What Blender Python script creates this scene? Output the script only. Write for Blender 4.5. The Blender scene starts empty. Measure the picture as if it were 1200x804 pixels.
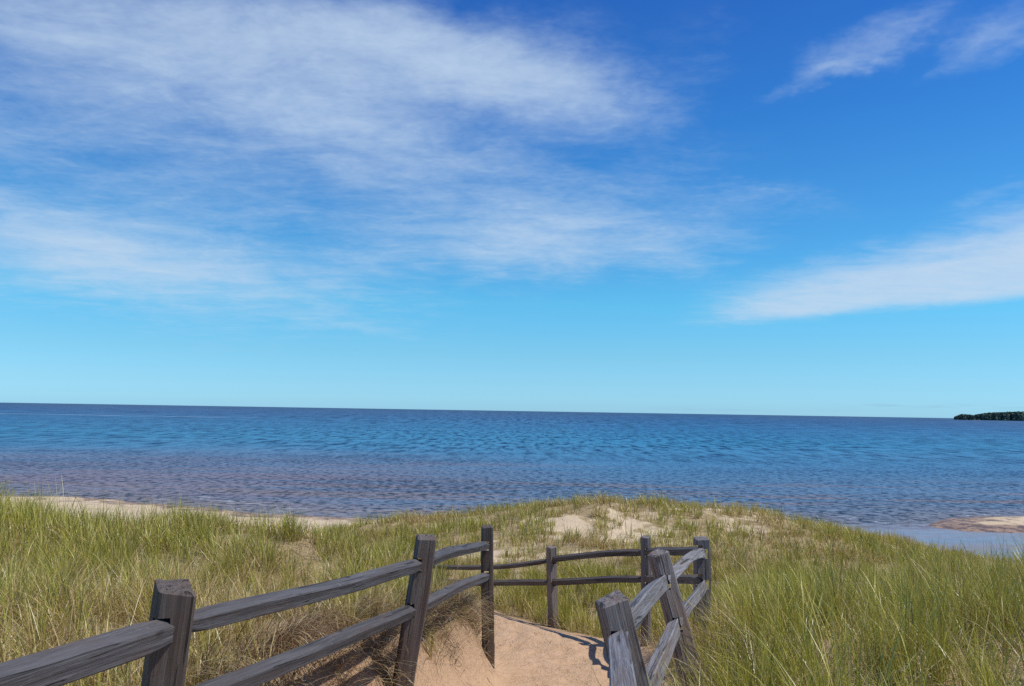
import bpy, math, random
import numpy as np
from mathutils import Vector, Matrix
R = math.radians
rng = np.random.default_rng(7)
random.seed(7)

# ------------------------------------------------------------------ camera, sky, sun
scene = bpy.context.scene
C = scene.collection
EYE = 5.2                      # eye height above the lake
PITCH, ROLL, FPX = R(4.82), R(0.94), 942.0
cf = Vector((0, math.cos(PITCH), math.sin(PITCH)))
r0 = Vector((1, 0, 0)); u0 = Vector((0, -math.sin(PITCH), math.cos(PITCH)))
cr = r0*math.cos(ROLL) + u0*math.sin(ROLL)
cu = -r0*math.sin(ROLL) + u0*math.cos(ROLL)
cam = bpy.data.cameras.new('camera')
cam.sensor_width = 36.0; cam.lens = 36.0*FPX/1200.0
cam.clip_start = 0.05; cam.clip_end = 60000
camo = bpy.data.objects.new('camera', cam); C.objects.link(camo)
camo.matrix_world = Matrix(((cr.x, cu.x, -cf.x, 0), (cr.y, cu.y, -cf.y, 0), (cr.z, cu.z, -cf.z, EYE), (0, 0, 0, 1)))
scene.camera = camo

SUN_EL, SUN_AZ = R(60), R(97)          # azimuth clockwise from +Y
sdir = Vector((math.sin(SUN_AZ)*math.cos(SUN_EL), math.cos(SUN_AZ)*math.cos(SUN_EL), math.sin(SUN_EL)))
sl = bpy.data.lights.new('sun', 'SUN'); sl.energy = 4.3; sl.angle = R(0.53); sl.color = (1.0, 0.95, 0.88)
so = bpy.data.objects.new('sun', sl); C.objects.link(so)
so.rotation_euler = sdir.to_track_quat('Z', 'Y').to_euler()

scene.view_settings.view_transform = 'Standard'
scene.view_settings.look = 'None'
scene.view_settings.exposure = 0.0
scene.view_settings.gamma = 1.0
scene.view_settings.use_curve_mapping = False
scene.cycles.max_bounces = 6
scene.cycles.transparent_max_bounces = 4
scene.cycles.use_denoising = False
scene.cycles.sample_clamp_direct = 4.0
scene.cycles.sample_clamp_indirect = 3.0

class NT:
    """small node-tree builder"""
    def __init__(s, tree): s.t = tree; s.n = tree.nodes; s.l = tree.links
    def node(s, kind, **kw):
        n = s.n.new(kind)
        for k, v in kw.items(): setattr(n, k, v)
        return n
    def put(s, sock, v):
        if v is None: return
        if hasattr(v, 'is_output') or isinstance(v, bpy.types.NodeSocket): s.l.new(v, sock)
        else: sock.default_value = v
    def m(s, op, a, b=None, c=None, clamp=False):
        n = s.node('ShaderNodeMath', operation=op, use_clamp=clamp)
        s.put(n.inputs[0], a); s.put(n.inputs[1], b); s.put(n.inputs[2], c)
        return n.outputs[0]
    def mix(s, f, a, b, mode='MIX'):
        n = s.node('ShaderNodeMix', data_type='RGBA', blend_type=mode)
        s.put(n.inputs[0], f); s.put(n.inputs[6], a); s.put(n.inputs[7], b)
        return n.outputs[2]
    def ss(s, v, lo, hi, a=0.0, b=1.0):
        n = s.node('ShaderNodeMapRange', interpolation_type='SMOOTHSTEP')
        s.put(n.inputs[0], v); s.put(n.inputs[1], lo); s.put(n.inputs[2], hi); s.put(n.inputs[3], a); s.put(n.inputs[4], b)
        return n.outputs[0]
    def noise(s, vec, scale, detail=4, rough=0.55, dist=0.0, color=False):
        n = s.node('ShaderNodeTexNoise'); s.put(n.inputs['Vector'], vec)
        n.inputs['Scale'].default_value = scale; n.inputs['Detail'].default_value = detail
        n.inputs['Roughness'].default_value = rough; n.inputs['Distortion'].default_value = dist
        return n.outputs[1] if color else n.outputs[0]
    def scalev(s, vec, xyz):
        n = s.node('ShaderNodeMapping'); s.put(n.inputs['Vector'], vec); n.inputs['Scale'].default_value = xyz
        return n.outputs[0]
    def comb(s, x, y, z=0.0):
        n = s.node('ShaderNodeCombineXYZ'); s.put(n.inputs[0], x); s.put(n.inputs[1], y); s.put(n.inputs[2], z)
        return n.outputs[0]
    def ramp(s, f, stops):
        n = s.node('ShaderNodeValToRGB'); s.put(n.inputs[0], f)
        e = n.color_ramp.elements
        while len(e) < len(stops): e.new(0.5)
        for q, (p, c) in zip(e, stops): q.position = p; q.color = (*c, 1)
        return n.outputs[0]

world = bpy.data.worlds.new('World'); scene.world = world; world.use_nodes = True
w = NT(world.node_tree); w.n.clear()
SKY_STR = 0.12
sky = w.node('ShaderNodeTexSky', sky_type='NISHITA')
sky.sun_disc = False; sky.sun_elevation = SUN_EL; sky.sun_rotation = SUN_AZ
sky.air_density = 1.0; sky.dust_density = 0.25; sky.ozone_density = 2.5; sky.altitude = 180
geo = w.node('ShaderNodeTexCoord').outputs['Generated']
sep = w.node('ShaderNodeSeparateXYZ'); w.put(sep.inputs[0], geo)
X, Y, Z = sep.outputs
az = w.m('MULTIPLY', w.m('ARCTAN2', X, Y), 57.2958)      # degrees, 0 = out over the lake
el = w.m('MULTIPLY', w.m('ARCSINE', Z), 57.2958)
# deep summer blue: the air's colour by height above the horizon
tint = w.ramp(w.m('DIVIDE', el, 40.0, clamp=True), [(0.0, (0.42, 0.87, 1.52)), (0.05, (0.42, 0.83, 1.28)), (0.10, (0.41, 0.84, 1.14)), (0.19, (0.34, 0.94, 1.17)), (0.51, (0.19, 0.67, 1.17)), (0.72, (0.16, 0.53, 1.12)), (1.0, (0.15, 0.48, 1.06))])
base = w.mix(1.0, sky.outputs[0], tint, 'MULTIPLY')
# cloud sheet coordinates (a high flat layer seen in perspective)
zz = w.m('MAXIMUM', w.m('ADD', Z, 0.05), 0.03)
pl = w.comb(w.m('DIVIDE', X, zz), w.m('DIVIDE', Y, zz))
wn = w.noise(w.scalev(geo, (6, 6, 10)), 1.0, 5, 0.6, color=True)
sw = w.node('ShaderNodeSeparateColor'); w.put(sw.inputs[0], wn)
azw = w.m('MULTIPLY_ADD', w.m('SUBTRACT', sw.outputs[0], 0.5), 9.0, az)
elw = w.m('MULTIPLY_ADD', w.m('SUBTRACT', sw.outputs[1], 0.5), 5.0, el)
def px_dir(px, py):
    d = cf + cr*((px-600)/FPX) + cu*((402-py)/FPX); d.normalize()
    return math.degrees(math.atan2(d.x, d.y)), math.degrees(math.asin(d.z))
def blob(px, py, rx, ry, rot, amp, soft=1.0, a_=None, e_=None):
    """soft elliptic patch of cloud; rx, ry in picture units of 1/942 rad"""
    a0, e0 = px_dir(px, py); k = 57.2958/FPX
    dx = w.m('MULTIPLY', w.m('SUBTRACT', a_ or azw, a0), 1/(rx*k))
    dy = w.m('SUBTRACT', e_ or elw, e0)
    dx0 = w.m('SUBTRACT', a_ or azw, a0)
    c, s_ = math.cos(R(rot)), math.sin(R(rot))
    u = w.m('ADD', w.m('MULTIPLY', dx0, c/(rx*k)), w.m('MULTIPLY', dy, s_/(rx*k)))
    v = w.m('ADD', w.m('MULTIPLY', dx0, -s_/(ry*k)), w.m('MULTIPLY', dy, c/(ry*k)))
    r2 = w.m('ADD', w.m('MULTIPLY', u, u), w.m('MULTIPLY', v, v))
    return w.m('MULTIPLY', w.m('EXPONENT', w.m('MULTIPLY', r2, -soft)), amp)
acc = None
for b in [(150, 45, 330, 60, 0, .80), (430, 50, 200, 42, -8, .72), (590, 75, 150, 38, -16, .62), (720, 118, 100, 28, -12, .50),
          (150, 170, 300, 70, -4, .42), (430, 140, 170, 55, -10, .52), (540, 180, 200, 40, -6, .25), (640, 20, 120, 30, -10, .22),
          (60, 285, 240, 50, -6, .78), (250, 325, 170, 32, -3, .50), (420, 300, 60, 14, 4, .40), (400, 376, 60, 8, -3, .42),
          (640, 272, 170, 46, -3, .80), (600, 295, 90, 22, 0, .30), (870, 238, 95, 22, -6, .36), (740, 215, 130, 30, 10, .20),
          (1010, 50, 62, 17, 12, .72), (1160, 34, 48, 20, 14, .74), (930, 102, 60, 8, 14, .40), (1180, 228, 60, 10, 10, .40), (985, 78, 50, 9, 14, .42), (1092, 70, 40, 8, 22, .40), (1175, 62, 46, 10, 6, .42), (1075, 30, 40, 9, 30, .35),
          (830, 50, 60, 50, 40, .22), (230, 230, 420, 170, -5, .20), (760, 290, 120, 26, 0, .30)]:
    b = list(b); b[5] *= (0.92 if b[1] > 200 else 0.70) if b[0] > 800 else 0.84; o = blob(*b); acc = o if acc is None else w.m('ADD', acc, o)
# the bright wedge at the right: sharp flat underside, feathered top
azs = w.m('MULTIPLY_ADD', w.m('SUBTRACT', sw.outputs[0], 0.5), 3.0, az)
els = w.m('MULTIPLY_ADD', w.m('SUBTRACT', sw.outputs[1], 0.5), 1.6, el)
aL, eL = px_dir(786, 388); aR, eR = px_dir(1197, 353)
slope = (eR-eL)/(aR-aL)
hgt = w.m('SUBTRACT', els, w.m('MULTIPLY_ADD', w.m('SUBTRACT', azs, aL), slope, eL))
under = w.ss(hgt, -0.25, 0.95)
top = w.ss(w.m('SUBTRACT', hgt, w.m('MULTIPLY', w.m('SUBTRACT', azs, aL), 0.165)), -0.6, 3.6, 1.0, 0.0)
wedge = w.m('MULTIPLY', w.m('MULTIPLY', under, top), w.m('MULTIPLY', w.ss(azs, aL-1, aL+7), w.ss(azs, 45, 70, 1.0, 0.0)))
acc = w.m('ADD', acc, w.m('MULTIPLY', wedge, 1.25))
# thin scattered cirrus everywhere else
acc = w.m('ADD', acc, w.m('MULTIPLY', w.ss(el, 12, 30), w.m('MULTIPLY', w.ss(az, 5, -25), 0.10)))
back = w.m('MULTIPLY', w.ss(w.m('ABSOLUTE', az), 45, 70), w.ss(w.noise(pl, 0.5, 4), 0.45, 0.7, 0, 0.7))
acc = w.m('ADD', acc, back)
n1 = w.noise(w.scalev(pl, (2.6, 3.4, 1)), 1.0, 9, 0.60, 0.5)
n2 = w.noise(w.scalev(pl, (9.0, 12.0, 1)), 1.0, 6, 0.6, 0.3)
n3 = w.noise(w.scalev(geo, (10, 10, 24)), 1.0, 7, 0.6, 0.4)
tex = w.m('ADD', w.m('MULTIPLY', n1, 0.62), w.m('ADD', w.m('MULTIPLY', n2, 0.18), w.m('MULTIPLY', n3, 0.20)))
n4 = w.noise(w.scalev(pl, (26, 30, 1)), 1.0, 4, 0.6, 0.3)
tex = w.m('MULTIPLY_ADD', w.m('SUBTRACT', n4, 0.5), 0.15, tex)
dens = w.m('MULTIPLY', w.ss(w.m('MULTIPLY_ADD', w.m('SUBTRACT', tex, 0.5), 1.75, acc), -0.02, 1.55), w.ss(acc, 0.02, 0.22))
hz = blob(1110, 476, 90, 2.2, 0, .5, 1.0, az, el)
hz2 = blob(860, 480, 120, 2.0, 0, .25, 1.0, az, el)
grey = w.m('MULTIPLY', w.m('ADD', hz, hz2), w.ss(w.noise(w.scalev(geo, (20, 20, 300)), 1.0, 3), 0.4, 0.65))
skyc = w.mix(w.m('MULTIPLY', dens, 0.90), base, (4.5, 5.7, 7.1, 1))
skyc = w.mix(grey, skyc, (2.2, 3.8, 5.4, 1))
bg = w.node('ShaderNodeBackground'); w.put(bg.inputs[0], skyc); bg.inputs[1].default_value = SKY_STR
out = w.node('ShaderNodeOutputWorld'); w.l.new(bg.outputs[0], out.inputs[0])

# ------------------------------------------------------------------ helpers
def mat(name):
    m = bpy.data.materials.new(name); m.use_nodes = True
    nt = NT(m.node_tree); nt.n.clear()
    o = nt.node('ShaderNodeOutputMaterial')
    return m, nt, o
def px_at(px, py, depth):
    d = cf + cr*((px-600)/FPX) + cu*((402-py)/FPX)
    return Vector((0, 0, EYE)) + d*(depth/d.y)
def mesh_np(name, co, quads, material, attrs=None, smooth=False):
    me = bpy.data.meshes.new(name)
    me.vertices.add(len(co)); me.vertices.foreach_set('co', co.astype(np.float32).ravel())
    nq = len(quads)
    me.loops.add(nq*4); me.loops.foreach_set('vertex_index', quads.astype(np.int32).ravel())
    me.polygons.add(nq)
    me.polygons.foreach_set('loop_start', np.arange(0, nq*4, 4, dtype=np.int32))
    me.polygons.foreach_set('loop_total', np.full(nq, 4, dtype=np.int32))
    if smooth: me.polygons.foreach_set('use_smooth', np.ones(nq, dtype=bool))
    for k, (typ, arr) in (attrs or {}).items():
        a = me.attributes.new(k, typ, 'POINT')
        a.data.foreach_set('color' if typ == 'FLOAT_COLOR' else 'value', arr.astype(np.float32).ravel())
    me.update(calc_edges=True)
    me.materials.append(material)
    o = bpy.data.objects.new(name, me); C.objects.link(o)
    return o
_tab = np.random.default_rng(3).random((256, 256))
def vnoise(x, y):
    xi = np.floor(x).astype(int); yi = np.floor(y).astype(int)
    fx = x-xi; fy = y-yi; fx = fx*fx*(3-2*fx); fy = fy*fy*(3-2*fy)
    a = _tab[xi & 255, yi & 255]; b = _tab[(xi+1) & 255, yi & 255]
    c = _tab[xi & 255, (yi+1) & 255]; d = _tab[(xi+1) & 255, (yi+1) & 255]
    return (a*(1-fx)+b*fx)*(1-fy)+(c*(1-fx)+d*fx)*fy
def fbm(x, y, o=4, g=0.5):
    s = 0; a = 1; t = 0
    for i in range(o):
        s = s+a*vnoise(x*2**i+17.3*i, y*2**i+9.1*i); t += a; a *= g
    return s/t
def sst(v, lo, hi):
    t = np.clip((v-lo)/(hi-lo), 0, 1); return t*t*(3-2*t)

# ------------------------------------------------------------------ terrain height (relative to the eye)
PATH = np.array([(-1.5, -8), (-0.9, -2), (-0.52, 3), (0.22, 6), (0.80, 8.6), (0.72, 10.4), (-0.4, 12.0), (-2.4, 14.0), (-6.5, 16.5), (-14, 20)], float)
def path_dist(x, y):
    best = np.full(np.shape(x), 1e9); py = np.zeros(np.shape(x))
    for a, b in zip(PATH[:-1], PATH[1:]):
        d = b-a; t = np.clip(((x-a[0])*d[0]+(y-a[1])*d[1])/(d@d), 0, 1)
        qx = a[0]+t*d[0]; qy = a[1]+t*d[1]; r = np.hypot(x-qx, y-qy)
        m_ = r < best; best = np.where(m_, r, best); py = np.where(m_, qy, py)
    return best, py
OY = np.array([-6000, -60, 0, 10, 16, 25, 34, 40, 44, 60, 120, 400, 9000.])
OZ = np.array([2.0, -1.2, -1.6, -2.0, -2.7, -4.5, -4.95, -5.08, -5.22, -6.2, -8, -14, -30])
CP = np.array([
 # left dune
 (-2.2, 1, -1.25), (-4, 3, -1.35), (-2.4, 4, -1.45), (-4.5, 6, -1.5), (-2.4, 6.5, -1.6), (-1.9, 8, -1.85), (-1.9, 9.5, -1.95), (-2.4, 10.7, -1.74), (-3.6, 11.3, -1.68), (-4.5, 9, -1.8), (-8, 8, -1.5),
 (-9.5, 12, -1.75), (-13, 14, -1.8), (-8.2, 13, -1.85), (-7, 12, -1.78), (-5.6, 12, -2.08), (-4.6, 12, -1.84), (-3.0, 12.8, -2.6), (-5.3, 15, -2.9), (-9, 16, -3.3), (-3, 15.5, -2.9), (-4, 20, -3.7), (-8, 21, -4.4), (-14, 22, -4.5),
 (-10, 28, -4.8), (-16, 33, -4.95), (-8, 36, -5.08), (-25, 40, -5.05), (-14, 38, -5.1), (-8.6, 39.2, -5.2), (-17, 42.5, -5.2), (-24, 46, -5.2), (-8, 44, -5.6), (-18, 50, -5.8),
 # valley behind the back fence and central dune
 (0.6, 12.5, -3.25), (-1.2, 14.5, -3.2), (2.0, 11, -3.0), (3, 14, -3.2), (1, 16, -3.2), (5, 17, -3.1), (-1, 18, -3.15), (2, 19.5, -2.9),
 (-4, 23, -3.25), (-1, 22, -2.95), (2.3, 23.5, -2.62), (5.8, 24.5, -2.85), (9.4, 26, -3.5), (8, 21, -3.1), (12, 28, -4.1), (14.5, 30, -4.7), (16.5, 31.5, -5.35),
 (-4, 28, -4.4), (2, 30, -4.3), (7, 31, -4.5), (-2, 36, -5.02), (3, 39, -5.12), (9, 38, -5.1), (4, 44, -5.3), (11, 42.5, -5.2), (14, 37, -5.12), (16, 40, -5.25), (13, 46, -5.6), (0, 46, -5.7), (-5, 41, -5.4),
 # right dune
 (2.4, 1, -1.3), (2.1, 3.5, -1.45), (3.6, 4.5, -1.5), (2.3, 6.2, -1.75), (4, 7, -1.85), (6.5, 7, -1.75), (3.3, 8.8, -2.15), (6, 9.5, -2.0), (9, 9, -1.72), (4.3, 11.2, -2.65), (7.5, 12.5, -3.0), (11, 12, -2.85),
 (10, 16, -3.4), (14, 15, -3.4), (13, 21, -4.1), (17, 24, -4.5), (20, 20, -4.5), (17.5, 28, -5.3),
 # lagoon and spit
 (20, 33, -5.65), (24, 34, -5.7), (30, 33, -5.5), (18.5, 36.5, -5.42), (23, 36.2, -5.4), (30, 36.5, -5.4), (20.2, 38.6, -5.17), (21.8, 38.8, -5.05), (24, 40.6, -4.98), (28, 41, -4.85), (34, 42, -4.8), (24, 43.6, -5.25), (20, 42, -5.4), (30, 45, -5.4), (18, 39.5, -5.4)], float)
def hout(y): return np.interp(y, OY, OZ)
_c = 1.2
def _phi(r2): return np.sqrt(r2+_c*_c)
_D2 = (CP[:, None, 0]-CP[None, :, 0])**2+(CP[:, None, 1]-CP[None, :, 1])**2
_A = np.block([[_phi(_D2), np.ones((len(CP), 1))], [np.ones((1, len(CP))), np.zeros((1, 1))]])
_W = np.linalg.solve(_A+1e-6*np.eye(len(_A)), np.append(CP[:, 2]-hout(CP[:, 1]), 0))
def _rbf(x, y):
    s = np.full(x.shape, _W[-1])
    for i in range(len(CP)):
        s += _W[i]*_phi((x-CP[i, 0])**2+(y-CP[i, 1])**2)
    return s
def H(x, y):
    """ground height in the world (lake surface = 0)"""
    x = np.asarray(x, float); y = np.asarray(y, float)
    shp = x.shape; x = x.ravel(); y = y.ravel()
    h = hout(y+1.5*np.sin(x*0.05)*sst(np.abs(x), 30, 80))
    wgt = (1-sst(np.abs(x-3), 28, 42))*(1-sst(y, 46, 56))*sst(y, -6, -1)
    mk = wgt > 0
    r = np.zeros_like(h); r[mk] = _rbf(x[mk], y[mk]); h = h+r*wgt
    up = sst(h, -5.15, -4.4)
    d, qy = path_dist(x, y)
    dune = up*sst(d, 0.9, 2.2)
    h = h+dune*((fbm(x*0.55, y*0.55, 3)-0.5)*0.36+(fbm(x*2.3, y*2.3, 3)-0.5)*0.10)
    h = h+(1-sst(h, -5.4, -4.9))*0.0+(fbm(x*0.35+9, y*0.35, 3)-0.5)*0.05
    hp = np.where(qy < 10, -1.58-0.145*qy, -3.03-0.05*(qy-10))
    hp = np.maximum(hp, -3.6)+(fbm(x*1.1, y*1.1, 2)-0.5)*0.12
    n = (fbm(x*1.6+5, y*1.6, 2)-0.5)*np.where(x < np.interp(y, PATH[:5, 1], PATH[:5, 0]), 0.3, 0.08)
    left = (x < np.interp(np.clip(y, -8, 8.6), PATH[:5, 1], PATH[:5, 0])) & (y < 10.6)
    t = np.where(left, sst(d+n*0.5*sst(d, .5, .9), 0.78, 1.42), sst(d+n*sst(d, .5, .9), 0.55, 1.75))
    near = 1-sst(y, 15, 18)*1.0
    hh = hp*(1-t)+h*t
    h = np.where(h > hp, h*(1-near)+hh*near, np.minimum(h, hh))
    # trodden sand: footprints on the path
    foot = (1-sst(d, 0.35, 0.7))*near
    cx = x*2.9+0.8*vnoise(x*1.7, y*1.7); cy = y*2.4+0.8*vnoise(x*1.9+7, y*1.9)
    fx = cx-np.floor(cx)-0.5; fy = cy-np.floor(cy)-0.5
    rr = np.hypot(fx*1.25, fy*0.9)
    h = h+foot*(-0.036*(1-sst(rr, 0.12, 0.32))+0.014*np.exp(-((rr-0.42)/0.1)**2)+(fbm(x*7, y*7, 3)-0.5)*0.02+(fbm(x*2.6, y*2.6, 2)-0.5)*0.09)
    return (h+EYE).reshape(shp)

def axis(lo, hi, step, far, grow=1.18):
    a = list(np.arange(lo, hi+1e-6, step)); s = step
    v = a[-1]
    while v < far[1]: s *= grow; v += s; a.append(v)
    v = a[0]; s = step
    while v > far[0]: s *= grow; v -= s; a.insert(0, v)
    return np.array(a)
def grid(xs, ys):
    gx, gy = np.meshgrid(xs, ys); nx, ny = len(xs), len(ys)
    i = np.arange(nx*ny).reshape(ny, nx)
    q = np.stack([i[:-1, :-1], i[:-1, 1:], i[1:, 1:], i[1:, :-1]], -1).reshape(-1, 4)
    return gx.ravel(), gy.ravel(), q

# vegetation cover: how much grass stands at a spot (0 bare sand .. 1 closed)
def bump2(x, y, cx, cy, rx, ry): return np.exp(-(((x-cx)/rx)**2+((y-cy)/ry)**2))
def cover(x, y):
    d, qy = path_dist(x, y)
    h = H(x, y)-EYE
    n = fbm(x*0.8+3, y*0.8+11, 3)-0.5
    n2 = fbm(x*2.6+31, y*2.6, 2)-0.5
    left = x < np.interp(qy, PATH[:, 1], PATH[:, 0])
    edge = np.where(left & (y < 11), 1.12, 1.02)
    c = sst(d+n*0.5+n2*0.3, edge-0.18, edge+0.55)
    c = np.where(y < 15, c, 1.0)
    # far slopes thin out towards the beach
    c = c*sst(h+n*0.5, -4.6, -3.9)
    bare = 0.85*bump2(x, y, 2.0, 19.8, 1.9, 2.0)+0.6*bump2(x, y, 4.2, 21.5, 1.6, 1.3)+0.7*bump2(x, y, -0.4, 17.8, 1.1, 1.0)+1.1*bump2(x, y, 9.6, 24.6, 2.4, 1.4)+0.9*bump2(x, y, 6.8, 22.4, 1.5, .9)+0.9*bump2(x, y, 12, 26.5, 1.6, 1.2) \
        + 1.0*bump2(x, y, 7.2, 24.4, 1.6, 0.9)+0.9*bump2(x, y, 13.2, 29.5, 2.5, 1.2)+0.3*bump2(x, y, -3.2, 19.5, 1.6, 1.5)+0.3*bump2(x, y, 0.2, 16, 1.4, .6)
    bare = bare+0.9*bump2(x, y, -1.75, 5.9, 0.5, 1.3)+0.35*bump2(x, y, -4.2, 5.4, 1.2, 0.6)
    n3 = fbm(x*5.5+61, y*3.5+9, 2)-0.5
    c = c-bare*(0.44+1.6*n+1.2*n2+1.6*n3)-0.7*sst(y, 13, 16)*(np.clip(n3, -.05, 1)+0.05)
    c = c-0.35*sst(n2+n*0.6, 0.10, 0.25)*sst(y, 13, 16)
    return np.clip(c, 0, 1)

xs = axis(-9, 10, 0.075, (-9000, 9000)); ys = axis(1.5, 27, 0.085, (-3000, 3000))
gx, gy, gq = grid(xs, ys)
gz = H(gx, gy)
pd, _ = path_dist(gx, gy)
pathm = (1-sst(pd, 0.9, 2.4))*(1-sst(gy, 14, 20))
isl = gx < np.interp(gy, PATH[:5, 1], PATH[:5, 0])
bankm = np.where(isl, np.exp(-((pd-1.28)/0.26)**2), 0.8*np.exp(-((pd-1.15)/0.22)**2))*(gy > -2)*(1-sst(gy, 11, 14))
m, t, o = mat('sand')
P = t.node('ShaderNodeNewGeometry').outputs['Position']
cv = t.node('ShaderNodeAttribute', attribute_name='cover').outputs['Fac']
pa = t.node('ShaderNodeAttribute', attribute_name='trodden').outputs['Fac']
sz = t.node('ShaderNodeSeparateXYZ'); t.put(sz.inputs[0], P)
nA = t.noise(P, 0.9, 5); nB = t.noise(P, 7, 5, 0.65); nC = t.noise(P, 260, 2, 0.8)
col = t.mix(t.ss(nA, .3, .7), (0.56, 0.44, 0.28, 1), (0.66, 0.53, 0.36, 1))
colp = t.mix(t.ss(nB, .3, .7), (0.51, 0.335, 0.195, 1), (0.60, 0.405, 0.25, 1))
col = t.mix(pa, col, colp)
# litter of dead leaves, roots and twigs under the grass
lit = t.noise(t.scalev(P, (60, 60, 25)), 1.0, 5, 0.75, 1.5)
litc = t.mix(t.ss(lit, .35, .62), (0.16, 0.105, 0.05, 1), (0.42, 0.32, 0.155, 1))
col = t.mix(t.m('MULTIPLY', t.ss(t.m('ADD', cv, t.m('MULTIPLY', t.m('SUBTRACT', nB, .5), .9)), 0.15, 0.75), 0.85), col, litc)
bk = t.node('ShaderNodeAttribute', attribute_name='bank').outputs['Fac']
bk = t.m('MULTIPLY', bk, t.ss(t.m('ADD', nB, t.m('MULTIPLY', bk, .18)), .46, .62))
col = t.mix(t.m('MULTIPLY', bk, .6), col, t.mix(t.ss(lit, .4, .6), (0.20, 0.115, 0.06, 1), (0.42, 0.27, 0.15, 1)))
speck = t.m('MAXIMUM', t.ss(t.noise(P, 34, 3, 0.7), 0.66, 0.72), t.m('MULTIPLY', pa, t.ss(t.noise(P, 16, 4, 0.75), 0.62, 0.70)))
col = t.mix(t.m('MULTIPLY', speck, 0.5), col, (0.16, 0.10, 0.07, 1))
col = t.mix(t.m('MULTIPLY', t.m('SUBTRACT', nC, .5), .5), col, (0.30, 0.2, 0.14, 1))
# wet, dark sand and pebbles close to the lake
wet = t.ss(t.m('MULTIPLY_ADD', t.m('SUBTRACT', nA, .5), -0.4, t.m('SUBTRACT', sz.outputs[2], t.ss(sz.outputs[0], 4, 12, 0.0, 0.12))), 0.10, 0.02)
stones = t.ss(t.noise(P, 1.6, 6, 0.75), 0.42, 0.56)
wetc = t.mix(stones, (0.36, 0.235, 0.15, 1), (0.13, 0.085, 0.065, 1))
col = t.mix(wet, col, wetc)
bs = t.node('ShaderNodeBsdfPrincipled'); t.put(bs.inputs['Base Color'], col)
t.put(bs.inputs['Roughness'], t.m('MULTIPLY_ADD', wet, -0.45, 0.95)); bs.inputs['Specular IOR Level'].default_value = 0.2
bp = t.node('ShaderNodeBump'); bp.inputs['Strength'].default_value = 1.0; bp.inputs['Distance'].default_value = 0.05
hh = t.m('ADD', t.m('MULTIPLY', nB, 1.0), t.m('ADD', t.m('MULTIPLY', t.noise(P, 30, 4, .7), 0.45), t.m('MULTIPLY', nC, 0.06)))
t.put(bp.inputs['Height'], hh); t.put(bs.inputs['Normal'], bp.outputs[0]); t.l.new(bs.outputs[0], o.inputs[0])
M_SAND = m
ground = mesh_np('ground', np.stack([gx, gy, gz], 1), gq, M_SAND, {'bank': ('FLOAT', bankm), 'cover': ('FLOAT', cover(gx, gy)), 'trodden': ('FLOAT', pathm)}, smooth=True)
ground['kind'] = 'structure'

# ------------------------------------------------------------------ lake
xs = axis(-60, 60, 0.8, (-30000, 30000), 1.15); ys = axis(27, 130, 0.7, (20, 40000), 1.12)
gx, gy, gq = grid(xs, ys)
dep = np.clip(-H(gx, gy), -0.2, 30)
m, t, o = mat('lake_water')
P = t.node('ShaderNodeNewGeometry').outputs['Position']
dp = t.node('ShaderNodeAttribute', attribute_name='depth').outputs['Fac']
s = t.node('ShaderNodeSeparateXYZ'); t.put(s.inputs[0], P)
Xp, Yp = s.outputs[0], s.outputs[1]
big = t.noise(t.scalev(P, (0.012, 0.03, 1)), 1.0, 4, 0.6, 0.5)
mid = t.noise(t.scalev(P, (0.05, 0.22, 1)), 1.0, 5, 0.65, 0.6)
dist = t.m('ADD', Yp, t.m('MULTIPLY', t.m('SUBTRACT', big, .5), t.m('MULTIPLY', Yp, 0.5)))
lg = t.m('DIVIDE', t.m('SUBTRACT', t.m('LOGARITHM', dist, 10.0), 1.5), 2.0)   # 31 m .. 3160 m
body = t.ramp(lg, [(0.0, (0.16, 0.16, 0.17)), (0.10, (0.10, 0.14, 0.20)), (0.20, (0.045, 0.155, 0.27)), (0.33, (0.010, 0.165, 0.29)), (0.46, (0.005, 0.120, 0.25)), (0.64, (0.004, 0.060, 0.18)), (0.90, (0.008, 0.035, 0.12))])
# dark stony bottom off the left-hand beach
reef = t.m('MULTIPLY', t.ss(t.m('ADD', Yp, t.m('ADD', t.m('MULTIPLY', t.m('SUBTRACT', mid, .5), 60), t.m('MULTIPLY', t.m('SUBTRACT', big, .5), 30))), 112, 58), t.ss(t.m('ADD', Xp, t.m('MULTIPLY', t.m('SUBTRACT', big, .5), 60)), 12, -14))
body = t.mix(t.m('MULTIPLY', reef, t.ss(mid, .34, .60, .25, .95)), body, (0.19, 0.115, 0.13, 1))
bars = t.noise(t.scalev(P, (0.035, 0.42, 1)), 1.0, 5, 0.6, 0.5)
brown = t.m('MULTIPLY', t.ss(bars, .52, .60), t.ss(Yp, 72, 50))
body = t.mix(t.m('MULTIPLY', brown, 0.7), body, (0.24, 0.13, 0.085, 1))
shal = t.ss(dp, 0.55, 0.02)
body = t.mix(t.m('MULTIPLY', shal, 0.7), body, (0.22, 0.15, 0.12, 1))
# long pale slick far out at the left, small breaking ripples near the shore
yl = t.m('ADD', Yp, t.m('MULTIPLY', t.m('SUBTRACT', t.noise(t.scalev(P, (0.02, 0, 0)), 1.0, 2), .5), 14))
slick = t.m('MULTIPLY', t.m('MULTIPLY', t.ss(yl, 366, 374), t.ss(yl, 390, 380)), t.m('MULTIPLY', t.ss(Xp, -105, -150), t.ss(t.noise(t.scalev(P, (0.12, 0, 0)), 1.0, 3), .3, .6)))
body = t.mix(t.m('MULTIPLY', slick, 0.55), body, (0.45, 0.6, 0.75, 1))
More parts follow.
